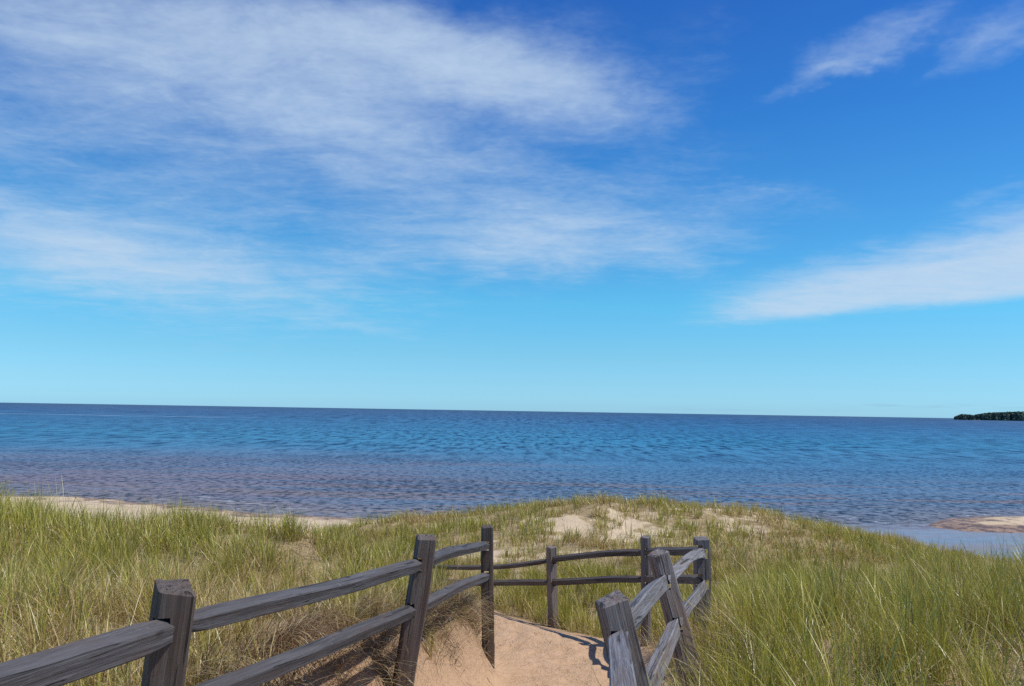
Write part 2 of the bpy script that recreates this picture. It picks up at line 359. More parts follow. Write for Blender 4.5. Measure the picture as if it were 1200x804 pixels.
# waves: some shape the bump, the rest only paint ripple shade into the colour
w1 = t.noise(t.scalev(P, (2.0, 1.7, 1)), 1.0, 4, 0.62, 0.5)
w2 = t.noise(t.scalev(P, (0.70, 0.15, 1)), 1.0, 4, 0.65, 0.4)
w3 = t.noise(t.scalev(P, (0.30, 0.03, 1)), 1.0, 4, 0.68, 0.4)
w4 = t.noise(t.scalev(P, (0.10, 0.004, 1)), 1.0, 4, 0.7, 0.4)
wb = t.noise(t.scalev(P, (1.1, 1.15, 1)), 1.0, 4, 0.65, 0.4)
calm = t.m('MULTIPLY', t.ss(Xp, 12, 15), t.ss(t.m('MULTIPLY_ADD', t.m('SUBTRACT', mid, .5), 4, Yp), 40.5, 38))          # sheltered lagoon
amp = t.m('MULTIPLY_ADD', calm, -0.90, 1.0)
surf = t.noise(t.scalev(P, (0.22, 1.5, 1)), 1.0, 4, 0.6, 0.8)
foam = t.m('MULTIPLY', t.m('MULTIPLY', t.m('MAXIMUM', t.ss(w1, .67, .71), t.ss(surf, .645, .68)), t.ss(dp, 0.55, 0.10)), t.m('SUBTRACT', 1.0, calm))
hgt_ = t.m('MULTIPLY', t.m('ADD', t.m('MULTIPLY', w1, 0.12), t.m('MULTIPLY', wb, 0.20)), amp)
def xf(p, q, lo, hi):
    f_ = t.ss(Yp, lo, hi); return t.m('ADD', t.m('MULTIPLY', p, t.m('SUBTRACT', 1.0, f_)), t.m('MULTIPLY', q, f_))
wsel = xf(xf(xf(w1, w2, 60, 130), w3, 180, 420), w4, 700, 1600)
gust = t.noise(t.scalev(P, (0.03, 0.10, 1)), 1.0, 4, 0.6, 0.5)
wsel = t.m('MULTIPLY_ADD', t.m('SUBTRACT', gust, .5), 0.22, wsel)
bp = t.node('ShaderNodeBump'); bp.inputs['Strength'].default_value = 1.0; bp.inputs['Distance'].default_value = 1.0
t.put(bp.inputs['Height'], hgt_)
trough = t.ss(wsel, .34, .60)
body2 = t.mix(t.m('MULTIPLY', t.m('SUBTRACT', 1.0, trough), amp), body, t.mix(1.0, body, (0.08, 0.17, 0.30, 1), 'MULTIPLY'))  # shade of the wave troughs, painted as a darker body colour
body2 = t.mix(t.m('MULTIPLY', foam, .8), body2, (0.7, 0.75, 0.78, 1))
df = t.node('ShaderNodeBsdfDiffuse'); t.put(df.inputs[0], body2)
gl = t.node('ShaderNodeBsdfGlossy'); gl.inputs['Roughness'].default_value = 0.22; t.put(gl.inputs['Normal'], bp.outputs[0]); gl.inputs[0].default_value = (0.9, 0.95, 1, 1)
fr = t.node('ShaderNodeFresnel'); fr.inputs[0].default_value = 1.33; t.put(fr.inputs['Normal'], bp.outputs[0])
fac = t.m('MULTIPLY', t.m('MINIMUM', t.m('MULTIPLY', fr.outputs[0], 0.85), t.m('MULTIPLY_ADD', calm, 0.35, 0.29)), t.m('MAXIMUM', calm, t.m('MULTIPLY_ADD', trough, 0.75, 0.45)))
mx = t.node('ShaderNodeMixShader'); t.put(mx.inputs[0], fac); t.l.new(df.outputs[0], mx.inputs[1]); t.l.new(gl.outputs[0], mx.inputs[2])
t.l.new(mx.outputs[0], o.inputs[0])
lake = mesh_np('lake_water', np.stack([gx, gy, np.zeros_like(gx)], 1), gq, m, {'depth': ('FLOAT', dep)}, smooth=True)
lake['kind'] = 'structure'

# ------------------------------------------------------------------ far headland with its wood
def headland():
    xs_ = np.linspace(1330, 3200, 160); ys_ = np.linspace(2450, 3300, 40)
    gx, gy, gq = grid(xs_, ys_)
    ux = gx/gy*2475
    ex = sst(ux+(fbm(gx*0.01, gy*0.01, 3)-.5)*40, 1352, 1450)*sst(gy, 2455, 2520)*(1-sst(gy, 3150, 3290))
    z = -2+ex*(6+4*fbm(gx*0.004, gy*0.004, 3))
    m, t, o = mat('far_shore')
    P = t.node('ShaderNodeNewGeometry').outputs['Position']
    sz = t.node('ShaderNodeSeparateXYZ'); t.put(sz.inputs[0], P)
    c = t.mix(t.ss(sz.outputs[2], 1.6, 2.6), (0.34, 0.25, 0.2, 1), (0.03, 0.045, 0.02, 1))
    b = t.node('ShaderNodeBsdfPrincipled'); t.put(b.inputs['Base Color'], c); b.inputs['Roughness'].default_value = .95
    t.l.new(b.outputs[0], o.inputs[0])
    hd = mesh_np('headland', np.stack([gx, gy, z], 1), gq, m, smooth=True); hd['kind'] = 'structure'
    # wood: many uneven leafy crowns, each a cloud of small faces on a short trunk
    m, t, o = mat('far_wood_leaves')
    a = t.node('ShaderNodeAttribute', attribute_name='Col')
    b = t.node('ShaderNodeBsdfDiffuse'); t.put(b.inputs[0], a.outputs['Color']); t.l.new(b.outputs[0], o.inputs[0])
    r = np.random.default_rng(11)
    n = 2600
    tx = r.uniform(1362, 2100, n); ty = 2475+r.random(n)**1.3*300; tu = tx; tx = tx*ty/2475
    g = np.interp(tu, [1362, 1385, 1420, 1470, 1560, 2300], [10, 16, 11, 17, 21, 25])*(0.85+0.3*r.random(n))
    bz = -2+sst(tu, 1352, 1450)*sst(ty, 2455, 2520)*6
    K = 60
    th = r.random((n, K)); ang = r.random((n, K))*6.283
    rad = g[:, None]*0.42*np.sqrt(r.random((n, K)))*(1.05-th*0.65)
    cx = tx[:, None]+rad*np.cos(ang); cy = ty[:, None]+rad*np.sin(ang); cz = bz[:, None]+g[:, None]*(0.12+th*0.88)
    c = np.stack([cx, cy, cz], -1).reshape(-1, 3)
    sz_ = np.repeat(g, K)*0.11
    u = r.normal(size=c.shape); u /= np.linalg.norm(u, axis=1)[:, None]
    v = np.cross(u, r.normal(size=c.shape)); v /= np.linalg.norm(v, axis=1)[:, None]
    u *= sz_[:, None]; v *= sz_[:, None]
    co = np.stack([c-u-v, c+u-v, c+u+v, c-u+v], 1).reshape(-1, 3)
    q = np.arange(len(co)).reshape(-1, 4)
    base = np.array([0.10, 0.14, 0.11])*(0.7+0.8*r.random((n, 1)))
    col = np.concatenate([np.repeat(base, K*4, 0), np.ones((len(co), 1))], 1)
    wd = mesh_np('far_wood', co, q, m, {'Col': ('FLOAT_COLOR', col)})
    wd['kind'] = 'stuff'; wd['label'] = 'dark green wood covering the low headland on the horizon'; wd['category'] = 'wood'
headland()

# ------------------------------------------------------------------ weathered split-rail fences
m, t, o = mat('weathered_wood')
oc = t.node('ShaderNodeTexCoord').outputs['Object']
oi = t.node('ShaderNodeObjectInfo')
off = t.node('ShaderNodeVectorMath', operation='ADD'); t.put(off.inputs[0], oc)
t.put(off.inputs[1], t.comb(t.m('MULTIPLY', oi.outputs['Random'], 31), 0, t.m('MULTIPLY', oi.outputs['Random'], 17)))
V = off.outputs[0]
g1 = t.noise(t.scalev(V, (55, 55, 2.2)), 1.0, 6, 0.65, 0.4)
g2 = t.noise(t.scalev(V, (160, 160, 3.5)), 1.0, 4, 0.7, 0.3)
g3 = t.noise(t.scalev(V, (9, 9, 1.6)), 1.0, 4, 0.6)
crack = t.ss(t.noise(t.scalev(V, (34, 34, 1.1)), 1.0, 3, 0.5, 0.8), 0.40, 0.345)
c = t.mix(t.ss(g1, .3, .7), (0.115, 0.105, 0.105, 1), (0.225, 0.215, 0.22, 1))
c = t.mix(t.ss(g2, .54, .74), c, (0.32, 0.31, 0.30, 1))
lich = t.ss(t.noise(V, 14, 5, 0.7), .62, .70)
c = t.mix(t.m('MULTIPLY', lich, .5), c, (0.34, 0.33, 0.30, 1))
knot = t.node('ShaderNodeTexVoronoi'); t.put(knot.inputs['Vector'], t.scalev(V, (5, 5, 2.4))); knot.inputs['Scale'].default_value = 1.0
kn = t.ss(knot.outputs['Distance'], .13, .05)
c = t.mix(t.m('MULTIPLY', kn, .8), c, (0.05, 0.035, 0.03, 1))
c = t.mix(t.m('MULTIPLY', t.ss(g3, .5, .72), .55), c, (0.16, 0.105, 0.075, 1))
c = t.mix(t.m('MULTIPLY', crack, .6), c, (0.02, 0.016, 0.014, 1))
tone = t.node('ShaderNodeAttribute', attribute_name='tone', attribute_type='OBJECT').outputs['Fac']
c = t.mix(1.0, c, t.comb(tone, tone, tone), 'MULTIPLY')
tn = t.node('ShaderNodeAttribute', attribute_name='brown', attribute_type='OBJECT').outputs['Fac']
c = t.mix(tn, c, t.mix(1.0, c, (1.0, .84, .68, 1), 'MULTIPLY'))
b = t.node('ShaderNodeBsdfPrincipled'); t.put(b.inputs['Base Color'], c); b.inputs['Roughness'].default_value = .72; b.inputs['Specular IOR Level'].default_value = .35
bp = t.node('ShaderNodeBump'); bp.inputs['Distance'].default_value = 0.012; bp.inputs['Strength'].default_value = 0.9
t.put(bp.inputs['Height'], t.m('ADD', t.m('ADD', t.m('MULTIPLY', g1, .7), t.m('MULTIPLY', g2, .35)), t.m('MULTIPLY', crack, -1.2)))
t.put(b.inputs['Normal'], bp.outputs[0]); t.l.new(b.outputs[0], o.inputs[0])
M_WOOD = m

TONE = [1.0]
def loft(name, rings, parent, brown=0.0, holes=()):
    """rings: list of lists of Vectors (closed loops, same count); origin at parent; local Z runs along the timber"""
    p0 = sum(rings[0], Vector())/len(rings[0]); p1 = sum(rings[-1], Vector())/len(rings[-1])
    zax = (p1-p0).normalized()
    q = zax.to_track_quat('Z', 'Y'); Mx = Matrix.Translation(p0) @ q.to_matrix().to_4x4(); Mi = Mx.inverted()
    n = len(rings[0]); vs = [Mi @ v for r_ in rings for v in r_]; fs = []
    for i in range(len(rings)-1):
        for k in range(n):
            a = i*n+k; b_ = i*n+(k+1) % n
            fs.append((a, b_, b_+n, a+n))
    fs.append(tuple(range(n))[::-1]); fs.append(tuple(range((len(rings)-1)*n, len(rings)*n)))
    me = bpy.data.meshes.new(name); me.from_pydata(vs, [], fs); me.materials.append(M_WOOD)
    me.update()
    ob = bpy.data.objects.new(name, me); C.objects.link(ob)
    ob.matrix_world = Mx
    if holes:
        bpy.context.view_layer.update()
        for (c_, half, axm) in holes:
            cm = bpy.data.meshes.new('tmp')
            import itertools
            vv = [c_+axm @ Vector((sx*half[0], sy*half[1], sz_*half[2])) for sx, sy, sz_ in itertools.product((-1, 1), repeat=3)]
            cm.from_pydata(vv, [], [(0, 1, 3, 2), (4, 6, 7, 5), (0, 4, 5, 1), (2, 3, 7, 6), (0, 2, 6, 4), (1, 5, 7, 3)]); cm.materials.append(M_WOOD)
            co_ = bpy.data.objects.new('tmp', cm); C.objects.link(co_)
            md = ob.modifiers.new('b', 'BOOLEAN'); md.operation = 'DIFFERENCE'; md.solver = 'EXACT'; md.object = co_
            bpy.context.view_layer.update()
            nm = bpy.data.meshes.new_from_object(ob.evaluated_get(bpy.context.evaluated_depsgraph_get()))
            ob.modifiers.clear(); ob.data = nm; nm.name = name
            bpy.data.objects.remove(co_); bpy.data.meshes.remove(cm)
    me = ob.data
    if parent:
        ob.parent = parent; ob.matrix_parent_inverse = Matrix.Translation(-parent.location)
    ob['brown'] = float(brown); ob['tone'] = float(TONE[0]*random.uniform(.85, 1.2))
    return ob

def section(kind, w_, h_, rnd):
    """cross-section loop of 12 points, unit timber: roundish-square post or rough split wedge rail"""
    if kind == 'roundpost':
        return [(w_/2*math.cos(2*math.pi*(k+.5)/16), h_/2*math.sin(2*math.pi*(k+.5)/16)) for k in range(16)]
    # squarish timber: four broad faces with narrow worn arrises; a rail is a split wedge, narrower on top
    q = []
    ch = 0.86
    if kind == 'post': corners = [(1, -1, 1), (1, 1, 1), (-1, 1, 1), (-1, -1, 1)]
    elif rnd > 0: corners = [(0.75, -1, 1), (1.0, 0.30, 1), (-0.35, 1, 1), (-0.9, -0.75, 1)]     # top face slopes towards the path
    else: corners = [(0.9, -0.75, 1), (0.35, 1, 1), (-1.0, 0.30, 1), (-0.75, -1, 1)]
    for i, (x, y, _) in enumerate(corners):
        xp, yp, _ = corners[i-1]; xn, yn, _ = corners[(i+1) % 4]
        for (ox, oy) in ((xp, yp), (xn, yn)):
            q.append((x+(ox-x)*(1-ch)*.5, y+(oy-y)*(1-ch)*.5))
        q.append((x*.5+xn*.5+0.03*y, y*.5+yn*.5)) ; q.append((x*.25+xn*.75, y*.25+yn*.75))
    q = [(x, y) for x, y in q]
    pts = []
    for i in range(4):             # order: chamfer in, chamfer out, face middle, face three-quarter
        c = q[i*4:i*4+4]; pts += [c[0], c[1], c[2], ((c[2][0]+q[(i*4+4) % 16][0])/2, (c[2][1]+q[(i*4+4) % 16][1])/2)]
    pts = [(x*w_/2, y*h_/2) for x, y in pts]
    return pts

def post(parent, base, top, wdt, dpt, rz, kind='post', cap=(0.02, 0.3), brown=0.0, rails=(), rnd=None):
    """base/top: world points of the axis, rails: (point, direction) of the mortises"""
    rg = random.Random(rnd)
    ax = (top-base); L = ax.length; az_ = ax.normalized()
    xa = Vector((math.cos(rz), math.sin(rz), 0)); xa = (xa-az_*xa.dot(az_)).normalized(); ya = az_.cross(xa)
    sec = section(kind, wdt, dpt, 0); N = 26; rings = []
    ph = [rg.uniform(0, 6.28) for _ in range(6)]
    for i in range(N+1):
        f = i/N; s_ = 1.0+0.05*(1-f)+0.025*math.sin(f*9+ph[0])
        cxo = 0.008*math.sin(f*5+ph[1]); cyo = 0.008*math.sin(f*4.3+ph[2])
        ring = []
        for k, (x, y) in enumerate(sec):
            j = 1+0.03*math.sin(k*1.3+ph[3])+0.012*math.sin(f*14+k*0.8+ph[4])
            z = f*L
            if i == N: z += -cap[0]*0.5+cap[0]*(x/wdt*cap[1]*2+y/dpt*0.8)
            ring.append(base+az_*z+xa*(x*s_*j+cxo)+ya*(y*s_*j+cyo))
        rings.append(ring)
    # weathered, chamfered head
    c_ = sum(rings[-1], Vector())/16
    rings.append([c_+(v-c_)*0.80+az_*(0.012+0.003*math.sin(k*0.9+ph[5])+0.5*cap[0]*((v-c_).dot(xa)/wdt)) for k, v in enumerate(rings[-1])])
    rings.append([c_+(v-c_)*0.38+az_*(0.002*math.sin(k*2.3)+0.004) for k, v in enumerate(rings[-1])])
    holes = []
    for (p, d) in rails:
        yx = d.normalized(); zx = Vector((0, 0, 1)); zx = (zx-yx*zx.dot(yx)).normalized(); xx = yx.cross(zx)
        holes.append((p-Vector((0, 0, .004)), (0.036, 0.16, 0.052), Matrix((xx, yx, zx)).transposed()))
    # holes given in world, the mesh is in local space: the cutter object is at the origin, so world coordinates serve
    return loft('post', rings, parent, brown, holes)

def rail(parent, p0, p1, wdt, hgt, sag=0.0, side=0.0, taper=(0.55, 0.55), brown=0.0, rnd=None, ext=(0.05, 0.05)):
    rg = random.Random(rnd)
    d = (p1-p0); L = d.length; dn = d.normalized()
    p0 = p0-dn*ext[0]; p1 = p1+dn*ext[1]
    up = Vector((0, 0, 1)); xa = dn.cross(up).normalized(); up = xa.cross(dn)
    sec = section('rail', wdt*1.1, hgt, 1 if parent is left else -1); N = 34; rings = []
    ph = [rg.uniform(0, 6.28) for _ in range(8)]
    for i in range(N+1):
        f = i/N; bend = math.sin(f*math.pi)
        s0 = taper[0]+(1-taper[0])*min(1, f/0.085)**.8; s1 = taper[1]+(1-taper[1])*min(1, (1-f)/0.085)**.8
        ty = min(s0, s1); tx = 0.35*ty+0.65*ty**1.6
        tx = max(tx, 0.45)
        c_ = p0.lerp(p1, f)+up*(sag*bend+0.004*math.sin(f*9+ph[0]))+xa*(side*bend+0.005*math.sin(f*7+ph[1]))
        tw = 0.10*math.sin(f*2.5+ph[2])
        ring = []
        for k, (x, y) in enumerate(sec):
            j = 1+0.02*math.sin(k*1.1+ph[3])+0.012*math.sin(f*17+k*0.8+ph[4])+0.03*math.sin(f*5+k*.4+ph[5])
            x_, y_ = x*j*tx, y*j*ty
            x_, y_ = x_*math.cos(tw)-y_*math.sin(tw), x_*math.sin(tw)+y_*math.cos(tw)
            ring.append(c_+xa*x_+up*y_)
        rings.append(ring)
    return loft('rail', rings, parent, brown)

def empty(name, loc, label, cat):
    e = bpy.data.objects.new(name, None); C.objects.link(e); e.location = loc; e.empty_display_size = .2
    e['label'] = label; e['category'] = cat
    bpy.context.view_layer.update()
    return e
def sunk(p):                       # push a foot point into the ground along the post's lean
    return p
def foot(top_px, low_px, depth, extra=0.35):
    """axis through two seen points at one depth, carried down into the sand"""
    a = px_at(*top_px, depth); b_ = px_at(*low_px, depth)
    dn = (b_-a).normalized()
    L = 0.1
    while L < 4:
        q = a+dn*L
        if q.z < float(H(np.array([q.x]), np.array([q.y]))[0])-extra: break
        L += 0.02
    return a+dn*L, a

# ---- left fence
TONE[0] = 0.5
DL = dict(A=(-2.02, 0.55), L0=3.4, L1=6.2, L2=9.2)
left = empty('split_rail_fence', (-1.41, 3.4, 3.4), 'grey split-rail fence along the left side of the sandy path', 'fence')
l0b, l0t = foot((208, 684), (190, 804), 3.4)
l1b, l1t = foot((499, 629), (473, 804), 6.2)
l2b, l2t = foot((571.5, 617), (571, 775), 9.2)
lU = [Vector((-2.0, 0.6, 4.42)), px_at(203, 734, 3.4), px_at(492, 661, 6.2), px_at(570, 639.5, 9.2)]
lD = [Vector((-2.0, 0.6, 4.05)), px_at(190, 832, 3.4), px_at(484, 713, 6.2), px_at(570, 674, 9.2)]
lab = Vector((-2.02, 0.6, 3.0)); lat = Vector((-1.98, 0.6, 4.68))
TONE[0] = 0.68
def mort(pts, i):
    d = (pts[min(i+1, len(pts)-1)]-pts[max(i-1, 0)])
    return (pts[i], d)
for (b_, t_, i, wd, kd, br, sd, cp, rz) in ((lab, lat, 0, .15, 'post', .1, 1, (.03, .4), .3), (l0b, l0t, 1, .142, 'post', .9, 2, (.03, -.3), .55), (l1b, l1t, 2, .145, 'post', .8, 3, (.015, .3), .25), (l2b, l2t, 3, .125, 'post', 1.0, 4, (.01, .3), .15)):
    post(left, b_, t_, wd, wd*1.0, rz, kd, cp, br, [mort(lU, i), mort(lD, i)], sd)
TONE[0] = 0.5
def shifted(pts, i, j, dx):
    a, b_ = pts[i], pts[j]; dn = (b_-a).normalized(); xa = dn.cross(Vector((0, 0, 1))).normalized()
    return a+xa*dx, b_+xa*dx
for pts, sg, bb in ((lU, 1, 0), (lD, -1, 1)):
    for i, (w_, h_, sag, side) in enumerate(((.095, .122, .012, 0), (.09, .098, .0, .01), (.085, .095, .03*(1-bb)+.01*bb, -.01))):
        a, b_ = shifted(pts, i, i+1, 0.012)
        rail(left, a, b_, w_, h_, sag, side, (.62, .62), .04, 40+i*3+bb*17, (0.055, 0.055))
# splinter standing off the foot of the far post
sb = px_at(578, 779, 9.18); st = px_at(577.5, 735, 9.18)
lf = [[sb+Vector((.013*math.cos(a*1.0472), .013*math.sin(a*1.0472), -.1)) for a in range(6)], [sb+Vector((.014*math.cos(a*1.0472), .010*math.sin(a*1.0472), .2)) for a in range(6)], [st+Vector((.004*math.cos(a*1.0472), .004*math.sin(a*1.0472), 0)) for a in range(6)]]
loft('splinter', lf, left, .8)

TONE[0] = 1.08
# ---- right fence, turning the corner and closing the far side of the path
right = empty('split_rail_fence', (0.5, 3.6, 3.2), 'grey split-rail fence right of the sandy path, turning a corner at its far end', 'fence')
q0b, q0t = foot((714.5, 702), (741, 812), 3.6)
q1b, q1t = foot((771, 648), (809, 792), 6.1)
q2b, q2t = foot((822, 631), (822, 700), 8.6)
b1b, b1t = foot((757, 629), (757, 720), 10.7)
b2b, b2t = foot((647, 641), (647.5, 727), 12.6)
b3b, b3t = foot((503, 652), (503, 690), 15.0)
rU = [Vector((0.22, 1.0, 4.50)), px_at(727, 750, 3.6), px_at(781, 681, 6.1), px_at(826, 648.5, 8.6)]
rD = [Vector((0.30, 1.0, 4.10)), px_at(745, 850, 3.6), px_at(795, 730, 6.1), px_at(827, 684.5, 8.6)]
bU = [px_at(822, 646, 8.6), px_at(757, 647.5, 10.7), px_at(647, 656.5, 12.6), px_at(502, 663, 15.0)]
bD = [px_at(822, 680, 8.6), px_at(757, 678.5, 10.7), px_at(647, 682.5, 12.6), px_at(502, 682, 15.0)]
rab = Vector((0.30, 1.0, 3.0)); rat = Vector((0.24, 1.0, 4.72))
post(right, rab, rat, .14, .14, .3, 'post', (.03, .4), .1, [mort(rU, 0), mort(rD, 0)], 10)
post(right, q0b, q0t, .128, .125, .2, 'post', (.012, .3), .45, [mort(rU, 1), mort(rD, 1)], 11)
post(right, q1b, q1t, .125, .125, .35, 'post', (.01, .3), .45, [mort(rU, 2), mort(rD, 2)], 12)
post(right, q2b, q2t, .145, .145, .1, 'post', (.01, .3), .35, [(rU[3], rU[3]-rU[2]), (rD[3], rD[3]-rD[2]), (bU[0]+Vector((-.05, 0.06, 0)), bU[1]-bU[0]), (bD[0]+Vector((-.05, .06, 0)), bD[1]-bD[0])], 13)
post(right, b1b, b1t, .13, .13, .4, 'roundpost', (.012, .3), .4, [mort(bU, 1), mort(bD, 1)], 14)
post(right, b2b, b2t, .12, .12, .5, 'post', (.01, .3), .7, [mort(bU, 2), mort(bD, 2)], 15)
post(right, b3b, b3t, .12, .12, .5, 'post', (.01, .3), .6, [mort(bU, 3)], 16)
for pts, bb, sags in ((rU, 0, (.02, .035, .055)), (rD, 1, (.0, .01, .01))):
    for i, (w_, h_) in enumerate(((.10, .12), (.095, .115), (.08, .105))):
        a, b_ = shifted(pts, i, i+1, (-.012, -.012, -.01)[i])
        rail(right, a, b_, w_, h_, sags[i], 0, (.6, .62), .0, 70+i*3+bb*19, (0.05, 0.05))
TONE[0] = 0.6
for pts, bb in ((bU, 0), (bD, 1)):
    for i, (w_, h_, sag) in enumerate(((.08, .105, .01), (.08, .098, .03 if not bb else .012), (.07, .08 if not bb else .10, -.07 if not bb else -.01))):
        a, b_ = shifted(pts, i, i+1, 0)
        rail(right, a, b_, w_, h_, sag, 0, (.6, .6), .85, 90+i*3+bb*23, (0.03, 0.05))

# ------------------------------------------------------------------ dune grass
m, t, o = mat('marram_grass')
a = t.node('ShaderNodeAttribute', attribute_name='Col')
df = t.node('ShaderNodeBsdfDiffuse'); t.put(df.inputs[0], a.outputs['Color'])
tr = t.node('ShaderNodeBsdfTranslucent'); t.put(tr.inputs[0], a.outputs['Color'])
gls = t.node('ShaderNodeBsdfGlossy'); gls.inputs['Roughness'].default_value = .42; gls.inputs[0].default_value = (.9, .9, .9, 1)
mx = t.node('ShaderNodeMixShader'); mx.inputs[0].default_value = .28; t.l.new(df.outputs[0], mx.inputs[1]); t.l.new(tr.outputs[0], mx.inputs[2])
mx2 = t.node('ShaderNodeMixShader'); mx2.inputs[0].default_value = .05; t.l.new(mx.outputs[0], mx2.inputs[1]); t.l.new(gls.outputs[0], mx2.inputs[2])
t.l.new(mx2.outputs[0], o.inputs[0])
M_GRASS = m

def blades(bx, by, hgt, az_, tilt, curv, wd, c0, c1, seg=5, follow=False, kink=None):
    """all arrays of length n -> vertices, quads, colours"""
    n = len(bx); bz = H(bx, by)-0.02
    pos = np.stack([bx, by, bz], 1); pts = [pos.copy()]
    ds = hgt/seg
    ca, sa = np.cos(az_), np.sin(az_)
    wav = rng.normal(0, 0.12, (n, seg))
    for i in range(seg):
        th = tilt+curv*((i+0.5)/seg)**1.4+wav[:, i]*0.5
        if kink is not None: th = th+np.where((i/seg) >= kink, 1.1, 0)
        pos = pos+np.stack([np.sin(th)*ca, np.sin(th)*sa, np.cos(th)], 1)*ds[:, None]
        pts.append(pos.copy())
    pts = np.stack(pts, 1)                       # n, seg+1, 3
    if follow:
        g = H(pts[..., 0], pts[..., 1])+0.012+rng.random((n, 1))*0.05
        pts[..., 2] = np.maximum(pts[..., 2], g)
    fa = az_+math.pi/2+rng.normal(0, 0.7, n)
    wv = np.stack([np.cos(fa), np.sin(fa), np.zeros(n)], 1)
    f = np.linspace(0, 1, seg+1)
    tp = (1-f**2.2)*0.92+0.08
    half = 0.5*wd[:, None]*tp[None, :]
    A = pts-wv[:, None, :]*half[..., None]; B = pts+wv[:, None, :]*half[..., None]
    co = np.stack([A, B], 2).reshape(-1, 3)      # n*(seg+1)*2
    base = (np.arange(n)*(seg+1)*2)[:, None]
    i = np.arange(seg)[None, :]*2
    q = np.stack([base+i, base+i+1, base+i+3, base+i+2], -1).reshape(-1, 4)
    ff = f[None, :, None]**0.8
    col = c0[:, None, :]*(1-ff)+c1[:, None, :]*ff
    col = np.repeat(col[:, :, None, :], 2, 2).reshape(-1, 3)
    return co, q, col

GREEN = np.array([(0.190, 0.215, 0.026), (0.245, 0.262, 0.034), (0.300, 0.300, 0.045), (0.140, 0.172, 0.026), (0.335, 0.315, 0.060)])
STRAW = np.array([(0.50, 0.39, 0.17), (0.60, 0.49, 0.26), (0.40, 0.29, 0.12), (0.58, 0.49, 0.30), (0.32, 0.21, 0.09), (0.48, 0.40, 0.22)])
def scatter(n, ymin, ymax, umax=0.84, pad=1.0):
    y = np.sqrt(rng.random(n)*(ymax**2-ymin**2)+ymin**2)
    x = (rng.random(n)*2-1)*(umax*y+pad)
    return x, y
def field_height(x, y):
    n = fbm(x*0.7+50, y*0.7+20, 3)
    d, qy = path_dist(x, y)
    left = x < np.interp(np.clip(y, -8, 9.5), PATH[:6, 1], PATH[:6, 0])
    hl = 0.42+0.22*sst(-x, 4, 9)
    hr = 0.62+0.0*x
    hc = 0.40
    h = np.where(left, hl, hr)
    f = sst(y, 10.5, 13.5)
    fl = sst(y, 14.5, 17)
    f = np.where(left, fl, f)
    h = h*(1-f)+hc*f
    return h*(0.72+0.56*n)
def greenness(x, y):
    g = 0.5+1.5*(fbm(x*0.45+70, y*0.45+4, 3)-0.5)
    left = x < 0
    g = g+np.where(left, 0.07+0.20*sst(-x, 5, 9)-0.16*bump2(x, y, -3, 5, 2, 2.5), 0.05)
    g = g+0.16*sst(y, 9, 13)*(y < 18)+0.35*bump2(x, y, -1.2, 20.5, 2.6, 1.8)-0.22*sst(y, 19, 23)*(x > 1)
    return np.clip(g, 0.08, 0.95)

def grow(name, specs, label, cat):
    cos, qs, cols = [], [], []; off_ = 0
    for s_ in specs:
        co, q, col = s_
        cos.append(co); qs.append(q+off_); cols.append(col); off_ += len(co)
    co = np.concatenate(cos); q = np.concatenate(qs); col = np.concatenate(cols)
    col = np.concatenate([col, np.ones((len(col), 1))], 1)
    ob = mesh_np(name, co, q, M_GRASS, {'Col': ('FLOAT_COLOR', col)})
    ob['kind'] = 'stuff'; ob['label'] = label; ob['category'] = cat
    print(name, 'quads', len(q))
    return ob

